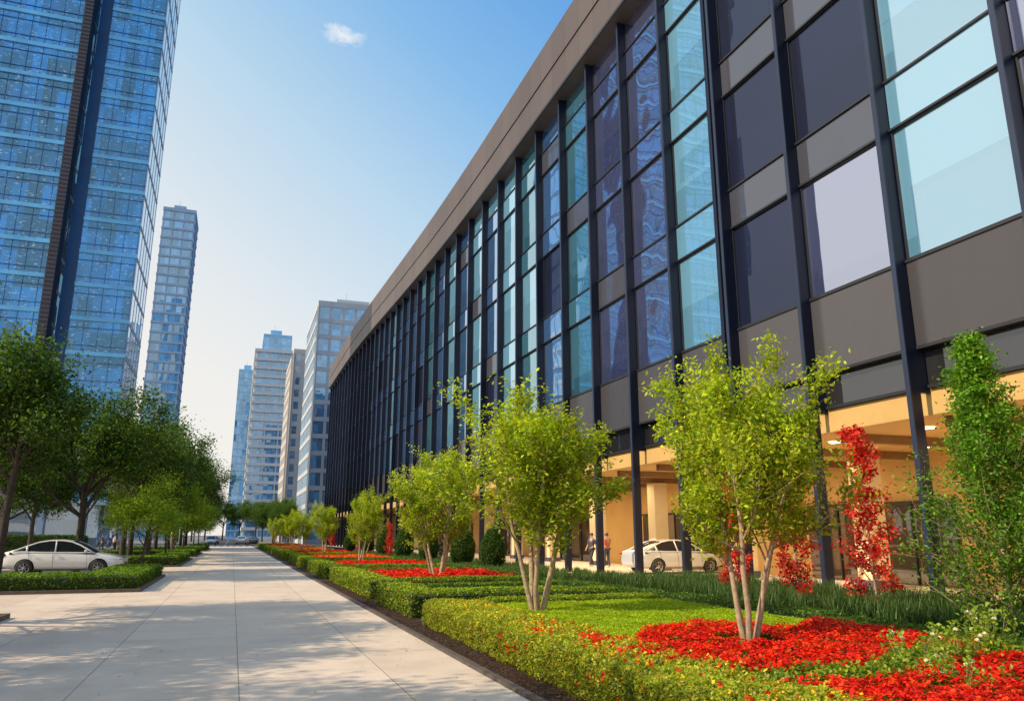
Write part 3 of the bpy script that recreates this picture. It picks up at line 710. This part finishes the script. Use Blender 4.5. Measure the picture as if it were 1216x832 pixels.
# ---------------------------------------------------------------- cars
def paint(name,c):
    m,nt,p,o=newmat(name); p.inputs['Base Color'].default_value=(*c,1); p.inputs['Metallic'].default_value=.1
    f=noise(nt,pos(nt),2.5,3); nt.links.new(ramp(nt,f,[(.3,tuple(x*.94 for x in c)),(.7,c)]),p.inputs['Base Color'])
    p.inputs['Roughness'].default_value=.3; p.inputs['Coat Weight'].default_value=1; p.inputs['Coat Roughness'].default_value=.03; return m
P_silver=paint('car_paint_pale',(.55,.57,.60)); P_white=paint('car_paint_white',(.80,.80,.79)); P_darkp=paint('car_paint_dark',(.05,.06,.08))
M_cglass,nt,p,o=newmat('car_glass'); p.inputs['Base Color'].default_value=(.012,.015,.02,1); p.inputs['Roughness'].default_value=.03; p.inputs['Specular IOR Level'].default_value=.8
M_rim=simple('rim_metal',(.45,.45,.47),.3,metal=.9,var=.1)
M_hl,nt,p,o=newmat('headlight_lens'); p.inputs['Base Color'].default_value=(.7,.75,.8,1); p.inputs['Roughness'].default_value=.08; p.inputs['Metallic'].default_value=.6
M_tl,nt,p,o=newmat('tail_light_lens'); p.inputs['Base Color'].default_value=(.35,.01,.01,1); p.inputs['Roughness'].default_value=.1
import bmesh as _b
def loft(secs,mat):
    m=MB(); n=len(secs[0])
    for s in secs: m.v+=s
    for i in range(len(secs)-1):
        for k in range(n):
            a=i*n+k;b=i*n+(k+1)%n; m.f.append((a,a+n,b+n,b)); m.m.append(0)
    m.f.append(tuple(range(n))); m.m.append(0); m.f.append(tuple(range((len(secs)-1)*n,len(secs)*n))[::-1]); m.m.append(0)
    return m
def carparts(kind,P):
    if kind=='sedan':
        st=[(-2.32,.42,.80,.60),(-2.24,.30,.96,.77),(-1.95,.25,1.02,.86),(-1.35,.2,1.01,.90),(-.6,.19,.98,.91),(.2,.19,.96,.91),(.95,.19,.93,.90),(1.5,.2,.87,.89),(1.95,.22,.79,.85),(2.2,.26,.70,.76),(2.32,.36,.58,.60)]
        rf=[(1.2,.92,.79),(.95,1.06,.75),(.6,1.26,.68),(.25,1.40,.62),(-.15,1.455,.60),(-.6,1.45,.59),(-1.0,1.38,.60),(-1.4,1.23,.66),(-1.75,1.08,.72),(-1.98,1.0,.76)]
        wx=(1.38,-1.36)
    else:
        st=[(-2.12,.42,.90,.66),(-2.08,.30,1.02,.80),(-1.85,.25,1.06,.87),(-1.35,.22,1.05,.90),(-.6,.21,1.02,.91),(.2,.21,1.0,.91),(.8,.21,.98,.90),(1.35,.22,.92,.89),(1.75,.24,.84,.85),(2.02,.28,.74,.76),(2.12,.38,.62,.6)]
        rf=[(1.15,.96,.79),(.9,1.12,.75),(.55,1.34,.69),(.15,1.50,.64),(-.3,1.56,.62),(-.9,1.55,.62),(-1.4,1.50,.63),(-1.75,1.38,.67),(-1.95,1.20,.73),(-2.05,1.05,.77)]
        wx=(1.3,-1.28)
    secs=[]
    for x,zb,zs,w in st:
        h=[(w*.80,zb),(w*.97,zb+.10),(w,zb+(zs-zb)*.45),(w*.985,zb+(zs-zb)*.75),(w*.93,zs-.03),(w*.80,zs+.0),(w*.4,zs+.02)]
        ring=[(x,0,zb)]+[(x,a,b) for a,b in h]+[(x,0,zs+.03)]+[(x,-a,b) for a,b in h[::-1]]
        secs.append(ring)
    m=loft(secs,P); me=m.mesh('body',[P,M_black]); ob=bpy.data.objects.new('tmp',me); COL.objects.link(ob)
    sd=ob.modifiers.new('s','SUBSURF'); sd.levels=2; sd.render_levels=2
    cut=MB()
    for x in wx:
        cut.lathe([(0.0001,-1.2),(.37,-1.2),(.37,1.2),(.0001,1.2)],'y',32,0,(x,0,.32))
    cme=cut.mesh('cut',[M_black]); 
    bm=_b.new(); bm.from_mesh(cme); _b.ops.remove_doubles(bm,verts=bm.verts,dist=.001); _b.ops.recalc_face_normals(bm,faces=bm.faces); bm.to_mesh(cme); bm.free()
    co=bpy.data.objects.new('cut',cme); COL.objects.link(co)
    bo=ob.modifiers.new('b','BOOLEAN'); bo.operation='DIFFERENCE'; bo.object=co; bo.solver='EXACT'
    bm=_b.new(); bm.from_mesh(me); _b.ops.recalc_face_normals(bm,faces=bm.faces); bm.to_mesh(me); bm.free()
    dg=bpy.context.evaluated_depsgraph_get(); dg.update()
    bme=bpy.data.meshes.new_from_object(ob.evaluated_get(dg)); bme.name='body'
    bpy.data.objects.remove(ob); bpy.data.objects.remove(co)
    bme.polygons.foreach_set('use_smooth',[True]*len(bme.polygons)); bme.set_sharp_from_angle(angle=R(38))
    secs=[]
    for x,z,w in rf:
        zb=.86; wb=.84
        ring=[(x,-wb,zb),(x,-(wb*.35+w*.65),zb+(z-zb)*.62),(x,-w,z-.045),(x,-w*.75,z-.005),(x,0,z+.012),(x,w*.75,z-.005),(x,w,z-.045),(x,(wb*.35+w*.65),zb+(z-zb)*.62),(x,wb,zb)]
        secs.append(ring)
    gm=MB(); rm=MB(); n=9
    for i in range(len(secs)-1):
        zi=(rf[i][1]+rf[i+1][1])/2
        for k in range(n-1):
            q=(secs[i][k],secs[i+1][k],secs[i+1][k+1],secs[i][k+1])
            isroof=(k in (2,3,4,5)) and zi>(1.36 if kind=='sedan' else 1.46)
            (rm if isroof else gm).quad(*q)
    def weld(mbx,nm,mat):
        me=mbx.mesh(nm,[mat]); bm=_b.new(); bm.from_mesh(me); _b.ops.remove_doubles(bm,verts=bm.verts,dist=.0005); _b.ops.recalc_face_normals(bm,faces=bm.faces); bm.to_mesh(me); bm.free()
        me.polygons.foreach_set('use_smooth',[True]*len(me.polygons)); me.set_sharp_from_angle(angle=R(40)); return me
    gme=weld(gm,'cabin_window',M_cglass); rme=weld(rm,'roof',P)
    pm=MB()
    for s in (-1,1):
        rail=[(x,s*(w+.003),z-.04) for x,z,w in rf]; pm.tube(rail,[.032]*len(rail),6)
        belt=[(x,s*.845,.90+(.03 if kind!='sedan' else .02)+.04*(1.2-x)/3.2) for x,_,_ in rf]; pm.tube(belt,[.022]*len(belt),6)
        for px_,w_ in ((-.3,.045),(-1.35,.06)):
            zt=np.interp(-px_,[-a[0] for a in rf],[a[1] for a in rf]); wt=np.interp(-px_,[-a[0] for a in rf],[a[2] for a in rf])
            pm.tube([(px_,s*.852,.92),(px_-.02,s*(.84*.35+wt*.65+.006),.86+(zt-.86)*.62),(px_-.05,s*(wt+.004),zt-.05)],[w_*.8]*3,4)
    pme=pm.mesh('pillar',[P],True)
    sm=MB()
    for s in (-1,1):
        for dx in (.95,-.32,-1.2):
            sm.tube([(dx,s*.9,.30),(dx-.02,s*.918,.6),(dx-.05,s*.88,.93)],[.006]*3,4)
        sm.tube([(1.0,s*.885,.27),(-1.0,s*.885,.27)],[.012]*2,4)
    fx=st[-1][0]; sm.box(fx-.07,fx+.005,-.42,.42,.40,.52); sm.box(fx-.12,fx-.02,-.62,.62,.24,.34)
    sme=sm.mesh('trim',[M_dark])
    hm=MB()
    for dx in (-.15,-1.05): 
        for s in (-1,1): hm.box(dx-.09,dx+.09,s*.915-.012,s*.915+.012,.80,.825)
    hme=hm.mesh('door_handle',[P])
    def ell(cx,cy,cz,a,b,c_,mat,nm):
        m=MB(); m.lathe([(max(.0005,math.sin(t)),-math.cos(t)) for t in np.linspace(0,math.pi,9)],'z',14); m.v=[(cx+x*a,cy+y*b,cz+z*c_) for x,y,z in m.v]
        return m.mesh(nm,[mat],True)
    hl=[ell(fx-.18,s*.62,.67 if kind=='sedan' else .72,.17,.16,.065,M_hl,'headlight') for s in (-1,1)]
    bx=st[0][0]; tl=[ell(bx+.13,s*.68,.84 if kind=='sedan' else .93,.13,.15,.075,M_tl,'tail_light') for s in (-1,1)]
    mi=[ell(.88,s*.99,.99,.06,.10,.065,P,'mirror') for s in (-1,1)]
    ty=MB(); ty.lathe([(.2,-.1),(.29,-.11),(.32,-.085),(.325,0),(.32,.085),(.29,.11),(.2,.1)],'y',28)
    ri=MB(); ri.lathe([(.205,-.1),(.205,-.085),(.18,-.075),(.18,.075),(.205,.085),(.205,.1)],'y',28)
    ri.lathe([(.0005,-.085),(.05,-.085),(.05,.085),(.0005,.085)],'y',12)
    for k in range(7):
        a=2*math.pi*k/7; 
        for sd_ in (-.083,.083): ri.tube([(math.cos(a)*.03,sd_,math.sin(a)*.03),(math.cos(a)*.19,sd_,math.sin(a)*.19)],[.022,.016],5)
    ri.lathe([(.0005,-.03),(.18,-.03)],'y',20,1);ri.lathe([(.0005,.03),(.18,.03)],'y',20,1)
    tme=ty.mesh('tyre',[M_black],True); rme2=ri.mesh('rim',[M_rim,M_black],False)
    return dict(body=bme,glass=gme,roof=rme,pillar=pme,trim=sme,handle=hme,hl=hl,tl=tl,mi=mi,ty=tme,ri=rme2,wx=wx)
def put_car(cp,loc,rz,label,group=None,s=1):
    e=empty('parked_car',loc,rz,s)
    for nm,k in (('body','body'),('cabin_window','glass'),('roof','roof'),('pillar','pillar'),('trim','trim'),('door_handle','handle')): mesh_obj(nm,cp[k],e)
    for nm,k in (('headlight','hl'),('tail_light','tl'),('mirror','mi')):
        for me in cp[k]: mesh_obj(nm,me,e)
    for x in cp['wx']:
        for y in (-.80,.80):
            w=bpy.data.objects.new('wheel',None); w.location=(x,y,.325); link(w,e); mesh_obj('tyre',cp['ty'],w); mesh_obj('rim',cp['ri'],w)
    top(e,label,'car',group); return e
c_sed=carparts('sedan',P_white); c_hat=carparts('hatch',P_silver); c_drk=carparts('sedan',P_darkp); c_sil=carparts('sedan',P_silver)
put_car(c_sed,(-6.55,38.3,.012),R(-3),'pale silver white sedan parked on the service road')
put_car(c_sil,(18.7,31.2,.01),R(4),'silver sedan parked inside the colonnade')
g='cars on the distant road'
put_car(c_hat,(-3.4,146,.01),R(-90),'pale hatchback on the distant road',g)
put_car(c_sed,(1.6,150,.01),R(90),'white sedan on the distant road',g)
put_car(c_drk,(-3.2,160,.01),R(-90),'dark sedan on the distant road',g)
put_car(c_drk,(3.4,142,.01),R(90),'dark sedan on the distant road',g)

# ---------------------------------------------------------------- people
M_skin=simple('skin',(.42,.26,.18),.6,var=.05)
def skinmesh(name,verts,edges,rad,mat,parent):
    me=bpy.data.meshes.new(name); me.from_pydata(verts,edges,[]); me.materials.append(mat)
    o=mesh_obj(name,me,parent); o.modifiers.new('skin','SKIN'); 
    for i,rr in enumerate(rad): me.skin_vertices[0].data[i].radius=(rr,rr)
    me.skin_vertices[0].data[0].use_root=True
    sb=o.modifiers.new('sub','SUBSURF'); sb.levels=1; sb.render_levels=2
    return o
def person(loc,rz,shirt,trouser,label,stride=.2,sc=1):
    e=empty('person',loc,rz,sc); top(e,label,'person')
    s=stride
    V=[(0,0,.95),(0,0,1.15),(0,0,1.38),(0,.0,1.50),(.02,0,1.60),(.02,0,1.70),
       (0,.19,1.40),(-.06-s*.3,.23,1.12),(.02-s*.5,.24,.88),(.05-s*.5,.24,.80),
       (0,-.19,1.40),(.02+s*.2,-.23,1.12),(.10+s*.5,-.24,.90),(.14+s*.5,-.24,.82),
       (0,.09,.90),(.03+s*.6,.10,.50),(s,.10,.09),(s+.14,.11,.04),
       (0,-.09,.90),(.03-s*.3,-.10,.50),(-s,-.10,.09),(-s+.14,-.11,.04)]
    E=[(0,1),(1,2),(2,3),(3,4),(4,5),(2,6),(6,7),(7,8),(8,9),(2,10),(10,11),(11,12),(12,13),(0,14),(14,15),(15,16),(16,17),(0,18),(18,19),(19,20),(20,21)]
    Rr=[.13,.12,.13,.055,.095,.085,.06,.042,.03,.035,.06,.042,.03,.035,.085,.058,.04,.035,.085,.058,.04,.035]
    skinmesh('body',V,E,Rr,M_skin,e)
    ms=simple('shirt',shirt,.8,var=.2); mt=simple('trousers',trouser,.8,var=.2)
    skinmesh('shirt',[V[0],V[1],V[2],V[6],V[7],V[10],V[11],V[3]],[(0,1),(1,2),(2,3),(3,4),(2,5),(5,6),(2,7)],[.15,.14,.15,.075,.055,.075,.055,.065],ms,e)
    skinmesh('trousers',[(0,0,.98),V[14],V[15],V[16],V[18],V[19],V[20]],[(0,1),(1,2),(2,3),(0,4),(4,5),(5,6)],[.14,.1,.07,.055,.1,.07,.055],mt,e)
    m=MB(); m.lathe([(max(.001,.105*math.sin(t)),.12*math.cos(t)) for t in np.linspace(0,1.75,8)],'z',14,0,(.0,0,1.655)); mesh_obj('hair',m.mesh('hair',[M_dark],True),e)
person((18.2,38.6,.01),R(200),(.05,.05,.08),(.03,.03,.05),'person in dark clothes walking through the colonnade')
person((18.4,37.2,.01),R(110),(.40,.10,.09),(.05,.06,.1),'person in red top standing in the colonnade',.08)
person((-9.8,78,.01),R(20),(.45,.45,.5),(.03,.03,.05),'person in pale shirt walking near the tower')
person((-11.2,81,.01),R(160),(.06,.08,.2),(.05,.05,.06),'person in blue top walking near the tower')

# ---------------------------------------------------------------- light, sky
sd=Vector((-1,-.05,0)).normalized(); el=R(36)
spos=Vector((sd.x*math.cos(el),sd.y*math.cos(el),math.sin(el)))
L=bpy.data.lights.new('sun','SUN'); L.energy=5.0; L.angle=R(.5); L.color=(1,.84,.62)
lo=bpy.data.objects.new('sun',L); lo.rotation_euler=(-spos).to_track_quat('-Z','Y').to_euler(); link(lo)
w=bpy.data.worlds.new('World'); scene.world=w; w.use_nodes=True; nt=w.node_tree; bg=nt.nodes['Background']
sky=N(nt,'ShaderNodeTexSky',sky_type='NISHITA'); sky.sun_disc=False; sky.sun_elevation=el; sky.sun_rotation=math.atan2(sd.x,sd.y)
sky.air_density=1.1; sky.dust_density=1.2; sky.ozone_density=1.5
tc=N(nt,'ShaderNodeTexCoord').outputs['Generated']
sp=N(nt,'ShaderNodeSeparateXYZ'); nt.links.new(tc,sp.inputs[0])
h=math_(nt,'ADD',sp.outputs[2],math_(nt,'MULTIPLY',sp.outputs[0],.6))
k_=7.0
haze=ramp(nt,h,[(0,(1.06,1.0,.92)),(.16,(1.02,.995,.95)),(.30,(.88,.94,.98)),(.50,(.58,.80,.98)),(.68,(.28,.58,.95)),(.85,(.13,.40,.88)),(1,(.08,.30,.80))])
haze=vec(nt,'SCALE',haze,scale=k_)
skyc=mixc(nt,.92,sky.outputs[0],haze)
dv=vec(nt,'SUBTRACT',tc,(.078,.8155,.573))
nz=N(nt,'ShaderNodeTexNoise'); nz.inputs['Scale'].default_value=70; nz.inputs['Detail'].default_value=8; nz.inputs['Roughness'].default_value=.65; nt.links.new(tc,nz.inputs['Vector'])
dv=vec(nt,'ADD',dv,vec(nt,'SCALE',vec(nt,'SUBTRACT',nz.outputs['Color'],(.5,.5,.5)),scale=.034))
ln=N(nt,'ShaderNodeVectorMath',operation='LENGTH'); nt.links.new(vec(nt,'MULTIPLY',dv,(36,56,78)),ln.inputs[0])
cf=ramp(nt,ln.outputs['Value'],[(0,(.85,)*3),(.5,(.45,)*3),(1.0,(0,0,0))])
col=mixc(nt,cf,skyc,(7.4,7.4,7.4))
nt.links.new(col,bg.inputs['Color']); bg.inputs['Strength'].default_value=.13

# ---------------------------------------------------------------- camera
cam=bpy.data.cameras.new('camera'); cam.lens=27; cam.sensor_width=36; cam.clip_end=6000; cam.clip_start=.05
co=bpy.data.objects.new('camera',cam); co.location=(0,0,1.65); co.rotation_euler=(R(90+13.5),0,R(-19.5)); link(co)
scene.camera=co
